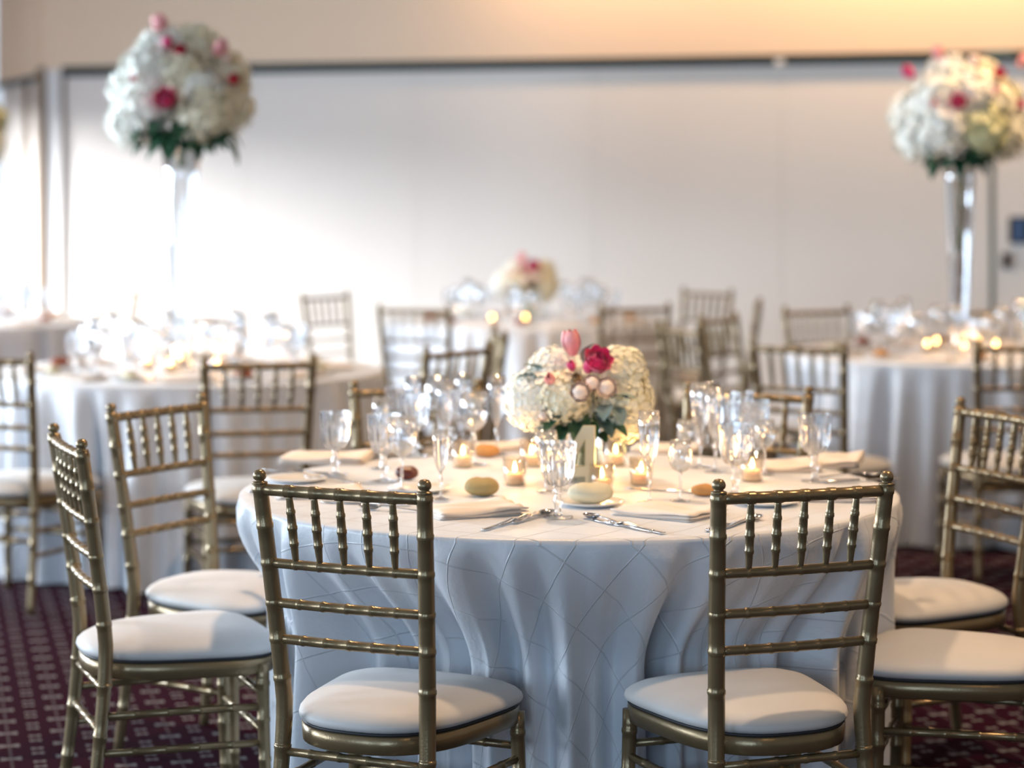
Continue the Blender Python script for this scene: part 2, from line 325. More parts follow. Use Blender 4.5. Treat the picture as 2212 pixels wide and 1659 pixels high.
def make_chair():
    t = thing('chiavari_chair', 'x', 'chair')
    zs = [0.885, 0.734, 0.652, 0.577]
    for s in (-1, 1):
        path = lambda u, s=s: (s*lean(u*0.898)[0], lean(u*0.898)[1], u*0.898)
        bm = bamboo(path, 0.0168, [z/0.898 for z in (0.12, 0.24, 0.355, 0.495, 0.577, 0.652, 0.734, 0.81, 0.885)], 30, 0.14, 0.004, 12, lambda u: 0.80+0.24*min(1, u*2) if u < .5 else 1.04-0.10*(u-.5)*2)
        p = mk('back_post', bm, 'gold', t)
        w_, y_ = lean(0.9); bm = B(); lathe(bm, [(0.0, 0.895), (0.0165, 0.897), (0.0150, 0.900), (0.0095, 0.902), (0.0095, 0.904), (0.0128, 0.907), (0.0140, 0.912), (0.0128, 0.918), (0.0085, 0.9235), (0.0, 0.9255)], 16, (s*w_, y_, 0)); mk('finial', bm, 'gold', p)
        path = lambda u, s=s: (s*(0.194+0.010*(1-u)), 0.176+0.012*(1-u)**2, u*0.385)
        mk('front_leg', bamboo(path, 0.0158, [0.15, 0.42, 0.66, 0.88], 12, 0.16, 0.004, 12, lambda u: 0.82+0.2*u), 'gold', t)
    for i, z in enumerate(zs):
        w_, y_ = lean(z); bow = 0.008
        path = lambda u: ((2*u-1)*w_, y_-bow*(1-(2*u-1)**2), z)
        rg = [0.5+(k-2)*0.158 for k in range(5)]
        if i == 0: rr = [q+d for q in rg for d in (-0.012, 0.012)]
        else: rr = rg
        mk('top_rail' if i == 0 else 'cross_rail', bamboo(path, 0.0118 if i == 0 else 0.0100, rr, 12, 0.20, 0.0035, 10), 'gold', t)
    for k in range(5):
        q = 0.5+(k-2)*0.158
        def path(u):
            z = zs[1]+(zs[0]-zs[1])*u; w_, y_ = lean(z); return ((2*q-1)*w_, y_-0.008*(1-(2*q-1)**2), z)
        mk('spindle', bamboo(path, 0.0082, [0.28, 0.5, 0.72], 10, 0.24, 0.003, 8, lambda u: 0.72+0.42*math.sin(PI*u)), 'gold', t)
    bm = B(); loft(bm, [(outline(0.97), 0.360), (outline(1.0), 0.363), (outline(1.01), 0.396), (outline(0.98), 0.3995)]); mk('seat_frame', bm, 'gold', t)
    cu_layers = [(1.0, 0.4060), (1.03, 0.410), (1.04, 0.416), (1.03, 0.424), (0.99, 0.433), (0.91, 0.4425), (0.78, 0.451), (0.6, 0.457), (0.38, 0.4605), (0.15, 0.462)]
    bm = B(); loft(bm, [(outline(s), z) for s, z in cu_layers]); cu = mk('seat_cushion', bm, 'cushion', t)
    bm = B(); loft(bm, [(outline(1.0), 0.3995), (outline(1.01), 0.4015), (outline(1.0), 0.4060)]); mk('cushion_board', bm, 'black', cu)
    def st(p, q, rings=(0.2, 0.4, 0.6, 0.8)):
        p, q = Vector(p), Vector(q); mk('stretcher', bamboo(lambda u: p.lerp(q, u), 0.0088, list(rings), 4, 0.22, 0.0035, 8), 'gold', t)
    for s in (-1, 1):
        for z in (0.285, 0.200):
            st((s*lean(z)[0], lean(z)[1], z), (s*0.196, 0.180, z))
    for z in (0.345, 0.25): st((-lean(z)[0], lean(z)[1], z), (lean(z)[0], lean(z)[1], z))
    for z in (0.31, 0.225): st((-0.196, 0.180, z), (0.196, 0.180, z))
    return t
CH = []; chair0 = make_chair(); used = [0]
def chair(x, y, az, label, group, ref='top'):
    """x, y: centre of the back's top rail on the floor plan; az: the way the seat faces, degrees clockwise from straight ahead"""
    a = math.radians(az); fx, fy = math.sin(a), math.cos(a); off = 0.245 if ref == 'top' else 0
    loc = (x+fx*off, y+fy*off, 0); rz = -a
    CH.append((loc[0], loc[1], a))
    if not used[0]: used[0] = 1; o = chair0; o.location = loc; o.rotation_euler = (0, 0, rz); o['label'] = label; o['group'] = group
    else: o = dup(chair0, loc, rz, label, group)
    return o
G1, G2, G3, G4, G5 = 'gold chairs around the nearest table', 'gold chairs around the left table', 'gold chairs around the right table', 'gold chairs around the far middle table', 'gold chairs around the far left table'
chair(-0.341, 4.504, 24.7, 'gold bamboo-style chair before the nearest table, left of the deep skirt folds', G1)
chair(0.58, 4.497, -20.4, 'gold bamboo-style chair before the nearest table, seen from behind, right of the skirt folds', G1)
chair(-1.045, 5.32, 69, 'gold chair in profile at the left end of the main table over patterned carpet', G1)
chair(-0.965, 6.17, 122, 'gold chair with angled back just behind the profile chair, seat tucked beside the main cloth', G1)
chair(-0.285, 6.76, 170, 'gold chair across the main table behind the wine glasses, left of the flowers', G1)
chair(0.69, 6.62, 207, 'gold chair across the main table right of the flowers, behind clustered flutes', G1)
chair(1.30, 6.02, 247, 'gold chair at the right end of the main table, spindled back in full view', G1)
chair(1.275, 5.12, 286, 'gold chair nearest at the right edge, only its cream seat and stretchers visible', G1)
chair(-0.87, 7.78, -14, 'gold chair seen square from behind in front of the left table', G2)
chair(-1.86, 8.0, 22, 'gold chair cut off at the left edge, white seat and one dark post', G2)
chair(-0.20, 8.36, -54, 'gold chair half turned beyond the main table, above the wine glasses', G2)
chair(-0.05, 9.3, -97, 'pale blurred chair seen edge-on between left table and flowers', G2)
chair(-1.42, 10.5, 196, 'blurred gold chair behind the left table, close to the tall vase', G2)
chair(1.08, 8.55, 32, 'gold chair turned from camera at the near left of the right table', G3)
chair(1.95, 8.6, -6, 'gold chair backing the camera at the near right of the right table', G3)
chair(0.71, 9.65, 68, 'pale gold chair with slanted spindles left of the right table', G3)
chair(0.95, 10.4, 120, 'pale gold chair with dark top rail behind the slanted-spindle chair', G3)
chair(1.50, 11.15, 152, 'gold chair behind the left half of the right table', G3)
chair(2.36, 11.1, 196, 'gold chair behind the right table, right of its tall vase', G3)
chair(-0.49, 11.3, 20, 'faint washed-out chair at the near left of the far middle table', G4)
chair(0.62, 11.4, -22, 'faint chair at the near right of the far middle table, above the pink rose', G4)
chair(-1.05, 12.7, 128, 'washed-out chair left of the far middle table', G4)
chair(1.13, 13.1, 228, 'pale chair at the far right of the far middle table', G4)
chair(1.28, 11.75, -82, 'gold chair seen edge-on with one leaning post against the cream partition', G4)
chair(-2.30, 13.3, 225, 'washed-out chair between the far left table and the tall vase', G5)
chair(-3.22, 14.3, 178, 'dark-railed chair behind the far left table', G5)

# ---------------------------------------------------------------- tables
TZ = 0.76; R = 0.80
def tablecloth(cx, cy, label, seed, r=R, drop=0.752, seg=640):
    rnd = random.Random(seed); fr = [(k, rnd.uniform(0, 2*PI), a_) for k, a_ in ((13, 0.5), (24, 0.7), (33, 0.85), (44, 0.6), (5, 0.25), (57, 0.25))]
    lim = []
    for k in range(seg):                       # the cloth gives way where a seat is pushed under it
        th = 2*PI*k/seg; d = Vector((math.cos(th), math.sin(th))); best = 9.0
        for hx, hy, a in CH:
            if (hx-cx)**2+(hy-cy)**2 > 1.6: continue
            ca, sa = math.cos(a), math.sin(a); q = 0.02
            while q < 1.3:
                wx, wy = cx+d.x*q-hx, cy+d.y*q-hy; lx = wx*ca-wy*sa; ly = wx*sa+wy*ca
                if abs(lx) < 0.248 and -0.25 < ly < 0.262: best = min(best, q); break
                q += 0.01
        lim.append(best)
    lim = [min(max(l, 0.3), r+0.2) for l in lim]
    dth = [2*PI/seg*r*(1.1 if math.sin(2*PI*k/seg) < -0.22 else 3.0) for k in range(seg)]
    for _ in range(2):
        for k in range(seg): lim[k] = min(lim[k], lim[k-1]+dth[k])
        for k in range(seg-1, -1, -1): lim[k] = min(lim[k], lim[(k+1) % seg]+dth[k])
    for _ in range(6): lim = [min(lim[k], (lim[k-1]+lim[k]+lim[(k+1) % seg])/3) for k in range(seg)]
    bm = B(); uvl = bm.loops.layers.uv.new('UVMap'); rings = []; data = {}
    def add(rr, z, arc, th): 
        v = bm.verts.new((rr*math.cos(th), rr*math.sin(th), z)); data[v] = (arc*math.cos(th+0.6)/0.115, arc*math.sin(th+0.6)/0.115); return v
    c = bm.verts.new((0, 0, TZ)); data[c] = (0, 0)
    for rr in (0.15, 0.3, 0.45, 0.6, 0.7, 0.77, r-0.012): rings.append([add(rr, TZ, rr, 2*PI*k/seg) for k in range(seg)])
    rings.append([add(r-0.003, TZ-0.003, r, 2*PI*k/seg) for k in range(seg)])
    NL = 34
    for i in range(NL+1):
        t = i/NL; ring = []
        for k in range(seg):
            th = 2*PI*k/seg; tw = th + 0.04*t*math.sin(3*th+seed)
            f = sum(a_*math.sin(kk*tw+ph) for kk, ph, a_ in fr)/1.7
            g = math.copysign(abs(f)**0.8, f) if f > 0 else -abs(f)**1.15
            e = t**0.5; rr = r - 0.002 + 0.034*t**0.75 + 0.050*e*g + 0.010*t*t*math.sin(9*th+seed*2)
            bl = min(1, t/0.42); bl = bl*bl*(3-2*bl); rr = min(rr, rr*(1-bl)+(lim[k]-0.052+0.050*min(g, 0.9))*bl)
            ring.append(add(rr, TZ-0.012-drop*t*0.985, r+drop*t, th))
        rings.append(ring)
    for k in range(seg): bm.faces.new((c, rings[0][k], rings[0][(k+1) % seg]))
    for a, b in zip(rings, rings[1:]):
        for k in range(seg): bm.faces.new((a[k], b[k], b[(k+1) % seg], a[(k+1) % seg]))
    for f in bm.faces:
        for l in f.loops: l[uvl].uv = data[l.vert]
    o = mk('tablecloth', bm, 'cloth'); o.location = (cx, cy, 0)
    return tag(o, label, 'tablecloth', 'floor-length pintuck tablecloths')
MT = (0.137, 5.52); LT = (-1.32, 9.2); RTb = (2.02, 10.2); FT = (0.10, 12.7); FL = (-3.12, 12.7)
tablecloth(*MT, 'silvery pintuck cloth with deep folds draping the nearest round table', 3)
tablecloth(*LT, 'pale pintuck cloth on the round table left, under the left tall vase', 5, seg=420)
tablecloth(*RTb, 'silver-blue cloth on the right round table, under the right tall vase', 8, seg=420)
tablecloth(*FT, 'blurred pale cloth on the far middle table by the partition', 11, seg=320)
tablecloth(*FL, 'blurred grey cloth on the far table at the left edge', 13, seg=320)

# ---------------------------------------------------------------- glassware
def shell(prof, th=0.0016):
    inner = [(max(r-th, 0.0), z+(th if i == 0 else 0)) for i, (r, z) in enumerate(prof)]
    return prof + inner[::-1]
def make_glass(kind):
    t = thing({'goblet': 'water_goblet', 'wine': 'wine_glass', 'flute': 'champagne_flute'}[kind], 'x', {'goblet': 'goblet', 'wine': 'wine glass', 'flute': 'champagne flute'}[kind])
    seg = 24; mod = None; bm = B()
    if kind == 'goblet':
        prof = [(0.0, 0.068), (0.014, 0.069), (0.026, 0.074), (0.034, 0.086), (0.038, 0.103), (0.040, 0.125), (0.0415, 0.145), (0.043, 0.168)]
        mod = lambda k, z: 1-0.09*(k % 2)*(1 if 0.07 < z < 0.135 else 0)
        lathe(bm, shell(prof, 0.0022), 28, mod=mod); b = mk('bowl', bm, 'cut', t, smooth=False)
        fr, sz, sr = 0.034, 0.068, 0.007
        kn = [(sr+0.004, 0.006), (sr, 0.014), (sr+0.001, 0.028), (sr+0.006, 0.036), (sr+0.001, 0.044), (sr, 0.054), (sr+0.004, 0.0675)]
    elif kind == 'wine':
        prof = [(0.0, 0.088), (0.010, 0.089), (0.024, 0.098), (0.034, 0.115), (0.0375, 0.135), (0.036, 0.160), (0.032, 0.190)]
        lathe(bm, shell(prof, 0.0012), seg); b = mk('bowl', bm, 'glass', t)
        fr, sz, sr = 0.033, 0.088, 0.004
        kn = [(sr+0.004, 0.005), (sr, 0.015), (sr, 0.05), (sr, 0.075), (sr+0.003, 0.0875)]
    else:
        prof = [(0.0, 0.086), (0.006, 0.087), (0.013, 0.098), (0.020, 0.120), (0.0255, 0.155), (0.0275, 0.19), (0.0265, 0.228)]
        lathe(bm, shell(prof, 0.0012), seg); b = mk('bowl', bm, 'glass', t)
        fr, sz, sr = 0.030, 0.086, 0.004
        kn = [(sr+0.003, 0.005), (sr, 0.015), (sr, 0.05), (sr+0.004, 0.066), (sr, 0.075), (sr+0.002, 0.0855)]
    bm = B(); lathe(bm, [(0, 0.004)]+kn+[(0, kn[-1][1])], 12); mk('stem', bm, 'cut', t)
    bm = B(); lathe(bm, [(0.0, 0.0003), (fr, 0.0003), (fr, 0.0018), (fr*0.5, 0.0035), (0.008, 0.006), (0, 0.0065)], 24); mk('foot', bm, 'cut', t)
    return t
GP = {}
def glass(kind, x, y, label, group=None, sc=1.0, z=TZ):
    if kind not in GP:
        GP[kind] = make_glass(kind); o = GP[kind]; o.location = (x, y, z+0.0008); o['label'] = label
        if group: o['group'] = group
        o.scale = (sc,)*3; return o
    return dup(GP[kind], (x, y, z+0.0008), random.uniform(0, 6), label, group, sc)
# ---------------------------------------------------------------- candle, napkin, bread, plate, flatware
def make_votive(light=True):
    t = thing('votive_candle', 'x', 'candle')
    bm = B(); lathe(bm, shell([(0.0, 0.001), (0.024, 0.001), (0.027, 0.004), (0.031, 0.068)], 0.002), 24); mk('cup', bm, 'frost', t)
    bm = B(); lathe(bm, [(0, 0.0045), (0.021, 0.0045), (0.0215, 0.030), (0.014, 0.029), (0, 0.028)], 20); mk('wax', bm, 'wax', t)
    bm = B(); lathe(bm, [(0, 0.033), (0.003, 0.035), (0.0052, 0.040), (0.0042, 0.047), (0.0018, 0.055), (0, 0.060)], 12); mk('flame', bm, 'flame', t)
    return t
V0 = [None]
def votive(x, y, label, group=None, power=1.1):
    if V0[0] is None: V0[0] = make_votive(); o = V0[0]; o.location = (x, y, TZ+0.0006); o['label'] = label; 
    else: o = dup(V0[0], (x, y, TZ+0.0006), 0, label, group)
    if group: o['group'] = group
    power *= 0.2
    if power:
        l = bpy.data.lights.new('candle_light', 'POINT'); l.energy = power; l.color = (1.0, 0.55, 0.22); l.shadow_soft_size = 0.012
        lo = bpy.data.objects.new('candle_light', l); C.objects.link(lo); lo.location = (x, y, TZ+0.085)
    return o
def make_napkin(w_=0.21, d_=0.13, layers=3, seed=1):
    bm = B(); rnd = random.Random(seed); nx, ny = 20, 12; th = 0.0045
    for l in range(layers):
        ox, oy = rnd.uniform(-.004, .004), rnd.uniform(-.004, .004); top = []; bot = []
        for j in range(ny+1):
            for i in range(nx+1):
                u, v = i/nx*2-1, j/ny*2-1; ex = 1-max(abs(u), 0)**6; ey = 1-abs(v)**6
                z = 0.0008 + l*th*0.9 + (0.004*math.sin(3*u+seed+l)*math.cos(2.3*v)+0.002*math.sin(9*v+3*u+l))*(l/layers) + 0.008*max(0, u-0.5+v*0.3)*(l/2); h = th*(0.12+0.88*min(ex, ey)**0.6)
                top.append(bm.verts.new((u*w_/2+ox, v*d_/2+oy, z+h+ (0.002 if l == layers-1 else 0)))); bot.append(bm.verts.new((u*w_/2+ox, v*d_/2+oy, max(z, 0.0006))))
        W = nx+1
        for j in range(ny):
            for i in range(nx):
                a = j*W+i; bm.faces.new((top[a], top[a+1], top[a+W+1], top[a+W])); bm.faces.new((bot[a], bot[a+W], bot[a+W+1], bot[a+1]))
        edge = [i for i in range(nx)]+[nx+j*W for j in range(ny)]+[ny*W+nx-i for i in range(nx)]+[(ny-j)*W for j in range(ny)]
        for q in range(len(edge)): a, b = edge[q], edge[(q+1) % len(edge)]; bm.faces.new((top[a], bot[a], bot[b], top[b]))
    o = mk('napkin', bm, 'napkin'); tag(o, 'x', 'napkin'); return o
NP = [None]
def napkin(x, y, rz, label, group=None, sc=(1, 1, 1)):
    if NP[0] is None: NP[0] = make_napkin(); o = NP[0]; o.location = (x, y, TZ); o.rotation_euler = (0, 0, rz); o['label'] = label
    else: o = dup(NP[0], (x, y, TZ), rz, label, group)
    if group: o['group'] = group
    o.scale = sc; return o
def bread(x, y, m, label, group=None, sc=1.0, z=None, h=1.0, seed=0, rz=0):
    rnd = random.Random(seed+5); bm = B(); ph = [rnd.uniform(0, 6) for _ in range(4)]; lat = 10; n = 22; prof = []
    rings = []
    for j in range(lat+1):
        a = PI*j/lat; zz = -math.cos(a); rr = math.sin(a)**0.85; ring = []
        for k in range(n):
            t = 2*PI*k/n; q = 1+0.06*math.sin(2*t+ph[0])+0.04*math.sin(3*t+ph[1]+zz)
            hz = (0.021+0.021*zz if zz < 0 else 0.021+0.024*zz)*h*(1+0.10*math.sin(2*t+ph[2])*rr)
            if zz > 0.3: hz -= 0.0012*math.exp(-((math.cos(t)*rr)*6)**2)
            ring.append((0.047*rr*q*math.cos(t), 0.036*rr*q*math.sin(t), max(hz, 0)))
        rings.append([bm.verts.new(p) for p in (ring if 0 < j < lat else ring[:1])])
    for a, b in zip(rings, rings[1:]):
        for k in range(n):
            k2 = (k+1) % n
            if len(a) == 1: bm.faces.new((a[0], b[k], b[k2]))
            elif len(b) == 1: bm.faces.new((a[k], a[k2], b[0]))
            else: bm.faces.new((a[k], a[k2], b[k2], b[k]))
    o = mk('bread_roll', bm, m); o.location = (x, y, (TZ if z is None else z)+0.0008); o.scale = (sc,)*3; o.rotation_euler = (0, 0, rz); return tag(o, label, 'bread', group)
PL = [None]
def plate(x, y, label, group=None):
    if PL[0] is None:
        bm = B(); lathe(bm, [(0, 0.0015), (0.045, 0.0015), (0.048, 0.0), (0.052, 0.001), (0.078, 0.010), (0.078, 0.0118), (0.055, 0.005), (0.045, 0.0035), (0, 0.0035)], 36)
        PL[0] = mk('bread_plate', bm, 'china'); tag(PL[0], label, 'plate'); o = PL[0]; o.location = (x, y, TZ+0.0006)
    else: o = dup(PL[0], (x, y, TZ+0.0006), 0, label, group)
    if group: o['group'] = group
    return o
def strip(bm, pts, th=0.0018):      # pts: (y, half width, z); a flat bar with rounded cross section
    rs = []
    for y, hw, z in pts: rs.append([bm.verts.new(p) for p in ((-hw, y, z), (-hw*.6, y, z+th), (hw*.6, y, z+th), (hw, y, z), (0, y, z-th*.4))])
    for a, b in zip(rs, rs[1:]):
        for k in range(5): bm.faces.new((a[k], a[(k+1) % 5], b[(k+1) % 5], b[k]))
    bm.faces.new(rs[0][::-1]); bm.faces.new(rs[-1])
def make_fork():
    t = thing('fork', 'x', 'fork'); bm = B()
    strip(bm, [(-0.10, 0.004, 0.004), (-0.095, 0.009, 0.003), (-0.06, 0.0075, 0.003), (0.0, 0.0035, 0.007), (0.03, 0.003, 0.010), (0.045, 0.005, 0.009)]); mk('handle', bm, 'steel', t)
    bm = B(); strip(bm, [(0.043, 0.005, 0.009), (0.052, 0.011, 0.006), (0.066, 0.012, 0.004)]); 
    for k in range(4):
        x = -0.0102+k*0.0068
        tube(bm, [(x, 0.064, 0.004), (x, 0.08, 0.004), (x, 0.098, 0.008)], [0.0019, 0.0017, 0.0008], 6)
    mk('tines', bm, 'steel', t); return t
def make_knife():
    t = thing('table_knife', 'x', 'knife'); bm = B()
    strip(bm, [(-0.11, 0.005, 0.003), (-0.105, 0.0095, 0.003), (-0.05, 0.0085, 0.003), (-0.005, 0.006, 0.003)], 0.004); mk('handle', bm, 'steel', t)
    bm = B(); strip(bm, [(-0.006, 0.005, 0.003), (0.01, 0.009, 0.002), (0.07, 0.0105, 0.002), (0.095, 0.009, 0.002), (0.112, 0.002, 0.002)], 0.0015); mk('blade', bm, 'steel', t); return t
def make_spoon():
    t = thing('spoon', 'x', 'spoon'); bm = B()
    strip(bm, [(-0.09, 0.004, 0.004), (-0.085, 0.008, 0.003), (-0.05, 0.007, 0.003), (0.0, 0.003, 0.007), (0.035, 0.003, 0.009), (0.045, 0.005, 0.008)]); mk('handle', bm, 'steel', t)
    bm = B(); n = 18; rs = []
    for s, z in ((1.0, 0.010), (0.85, 0.0055), (0.55, 0.0025), (0.15, 0.0012)): rs.append([bm.verts.new((0.017*s*math.cos(2*PI*k/n), 0.070+0.027*s*math.sin(2*PI*k/n), z)) for k in range(n)])
    for s, z in ((0.15, 0.0024), (0.55, 0.0037), (0.85, 0.0067), (0.97, 0.0108)): rs.append([bm.verts.new((0.017*s*math.cos(2*PI*k/n), 0.070+0.027*s*math.sin(2*PI*k/n), z)) for k in range(n)])
    for a, b in zip(rs, rs[1:]):
        for k in range(n): bm.faces.new((a[k], a[(k+1) % n], b[(k+1) % n], b[k]))
    mk('bowl', bm, 'steel', t); return t
FW = {}
def flat(kind, x, y, rz, label, group=None):
    if kind not in FW: FW[kind] = {'fork': make_fork, 'knife': make_knife, 'spoon': make_spoon}[kind](); o = FW[kind]; o.location = (x, y, TZ+0.0006); o.rotation_euler = (0, 0, rz); o['label'] = label
    else: o = dup(FW[kind], (x, y, TZ+0.0006), rz, label, group)
    if group: o['group'] = group
    return o

# ---------------------------------------------------------------- flowers
def hyd_mesh(name, m, r=0.075, n=240, seed=1, fs=0.125, j0=0.92, j1=1.04):
    rnd = random.Random(seed); bm = B(); bmesh.ops.create_icosphere(bm, subdivisions=2, radius=r*0.84)
    for i in range(n):
        z = 1-2*(i+0.5)/n; a = i*2.39996+rnd.uniform(-.15, .15); rr = math.sqrt(1-z*z)
        nrm = Vector((rr*math.cos(a), rr*math.sin(a), z)).normalized(); nrm = (nrm+Vector((rnd.uniform(-.25, .25), rnd.uniform(-.25, .25), rnd.uniform(-.25, .25)))).normalized()
        c = Vector((rr*math.cos(a), rr*math.sin(a), z))*r*rnd.uniform(j0, j1); t = nrm.orthogonal().normalized(); t.rotate(Matrix.Rotation(rnd.uniform(0, 6), 3, nrm)); b = nrm.cross(t)
        s = r*fs*rnd.uniform(0.85, 1.2)
        for k in range(4):
            ang = k*PI/2; d = t*math.cos(ang)+b*math.sin(ang); e = nrm.cross(d)
            q = [c+nrm*0.001, c+d*s*0.6+e*s*0.55+nrm*s*.25, c+d*s*1.25+nrm*s*rnd.uniform(.1, .55), c+d*s*0.6-e*s*0.55+nrm*s*.25]
            v = [bm.verts.new(p) for p in q]; bm.faces.new((v[0], v[1], v[2])); bm.faces.new((v[0], v[2], v[3]))
    me = bpy.data.meshes.new(name); bm.to_mesh(me); bm.free(); me.materials.append(M[m]); return me
def petal(bm, base, dirn, up, w_, h_, curl, cup=0.3, nu=5, nv=5):
    side = dirn.cross(up).normalized(); g = []
    for j in range(nv+1):
        v = j/nv; row = []
        for i in range(nu+1):
            u = i/nu*2-1; ww = w_*math.sin(PI*(0.12+0.80*v))**0.7
            out = curl*v*v; p = base+up*h_*v*(1-0.08*u*u)+dirn*(out*h_ + 0.32*h_*math.sin(PI*v*0.8)*0.8)+side*u*ww-dirn*cup*u*u*ww
            row.append(bm.verts.new(p))
        g.append(row)
    for j in range(nv):
        for i in range(nu): bm.faces.new((g[j][i], g[j][i+1], g[j+1][i+1], g[j+1][i]))
def rose_mesh(name, m, r=0.03, layers=5, openness=0.5, seed=2, core=0.42):
    rnd = random.Random(seed); bm = B(); up = Vector((0, 0, 1)); bmesh.ops.create_icosphere(bm, subdivisions=2, radius=r*core, matrix=Matrix.Translation((0, 0, r*(0.13+core))))
    for l in range(layers):
        q = (l+0.6)/layers; n = 3+l
        for k in range(n):
            a = 2*PI*k/n+l*0.9+rnd.uniform(-.15, .15); d = Vector((math.cos(a), math.sin(a), 0))
            petal(bm, d*r*0.30*q, d, up, r*(0.35+0.35*q), r*(1.35-0.18*q), (q**2.0)*openness, 0.45)
    me = bpy.data.meshes.new(name); bm.to_mesh(me); bm.free(); me.materials.append(M[m]); me.polygons.foreach_set('use_smooth', [True]*len(me.polygons)); return me
def tulip_mesh(name, m, r=0.017, h=0.052):
    bm = B(); up = Vector((0, 0, 1))
    for l in range(2):
        for k in range(3):
            a = 2*PI*k/3+l*PI/3; d = Vector((math.cos(a), math.sin(a), 0)); petal(bm, d*r*(0.35+0.1*l), d, up, r*0.85, h, -0.12+0.1*l, 0.5)
    bmesh.ops.create_icosphere(bm, subdivisions=2, radius=r*0.62, matrix=Matrix.Translation((0, 0, h*0.3)))
    me = bpy.data.meshes.new(name); bm.to_mesh(me); bm.free(); me.materials.append(M[m]); me.polygons.foreach_set('use_smooth', [True]*len(me.polygons)); return me
def leaf_mesh(name, m, L=0.08, W=0.03, lobes=False):
    bm = B(); n = 8; g = []
    for j in range(n+1):
        v = j/n; ww = W*math.sin(PI*min(1, v*0.93+0.05))**0.8*(1+(0.25*math.cos(v*22) if lobes else 0)); z = -0.25*L*v*v+0.10*L*math.sin(PI*v)
        g.append([bm.verts.new((u*ww/2, v*L, z+abs(u)*ww*0.2)) for u in (-1, -.5, 0, .5, 1)])
    for j in range(n):
        for i in range(4): bm.faces.new((g[j][i], g[j][i+1], g[j+1][i+1], g[j+1][i]))
    me = bpy.data.meshes.new(name); bm.to_mesh(me); bm.free(); me.materials.append(M[m]); me.polygons.foreach_set('use_smooth', [True]*len(me.polygons)); return me
HM = {k: hyd_mesh('hydrangea', k, seed=i+1) for i, k in enumerate(('hwhite', 'hcream', 'hgreen'))}
HT = {k: hyd_mesh('hydrangea', k, 0.078, 150, i+11, 0.20, 0.80, 1.10) for i, k in enumerate(('hwhite', 'hcream', 'hgreen'))}
FM = dict(pink=rose_mesh('rose', 'pink', 0.034, 5, 0.55), red=rose_mesh('rose', 'red', 0.03, 5, 0.4, 4), blush=tulip_mesh('tulip', 'blush'), hot=tulip_mesh('tulip', 'pink'),
          peach=rose_mesh('ranunculus', 'peach', 0.022, 5, 0.35, 6, 0.66), bud=rose_mesh('seed_pod', 'bud', 0.018, 3, 0.1, 8))
LM = dict(leaf=leaf_mesh('leaf', 'leaf', 0.10, 0.055), dusty=leaf_mesh('leaf', 'dusty', 0.075, 0.045, True), sage=leaf_mesh('leaf', 'dusty', 0.05, 0.035))
FN = dict(pink='rose', red='rose', blush='tulip', hot='tulip', peach='ranunculus', bud='seed_pod')
def put(me, name, parent, pos, d, sc, label=None, spin=None):
    o = bpy.data.objects.new(name, me); C.objects.link(o); o.parent = parent; o.location = pos
    q = Vector(d).to_track_quat('Z', 'Y'); e = q.to_matrix() @ Matrix.Rotation(spin if spin is not None else random.uniform(0, 6), 3, 'Z'); o.rotation_euler = e.to_euler()
    o.scale = (sc,)*3 if isinstance(sc, (int, float)) else sc
    if label: o['label'] = label
    return o
def leafput(kind, parent, pos, d, sc):
    o = bpy.data.objects.new('leaf', LM[kind]); C.objects.link(o); o.parent = parent; o.location = pos
    o.rotation_euler = Vector(d).to_track_quat('Y', 'Z').to_euler(); o.scale = (sc,)*3; return o
def stems(parent, n, z0, z1, r0, r1, seed, m='stem', rad=0.0025, name='stem', wig=0.0):
    rnd = random.Random(seed)
    for i in range(n):
        a = rnd.uniform(0, 6.28); b_ = a+rnd.uniform(1.5, 4.5); q0 = rnd.uniform(0.2, 1)*r0; q1 = rnd.uniform(0.2, 1)*r1; bm = B(); pts = []; N_ = 14 if wig else 5
        for j in range(N_+1):
            t = j/N_; p = Vector((q0*math.cos(a), q0*math.sin(a), z0)).lerp(Vector((q1*math.cos(b_), q1*math.sin(b_), z1)), t)
            lim = (r0+(r1-r0)*t); p.x += wig*lim*math.sin(t*19+i*1.3); p.y += wig*lim*math.cos(t*16+i*2.1); pts.append(p)
        tube(bm, pts, rad*rnd.uniform(.7, 1.2), 6); mk(name, bm, m, parent)
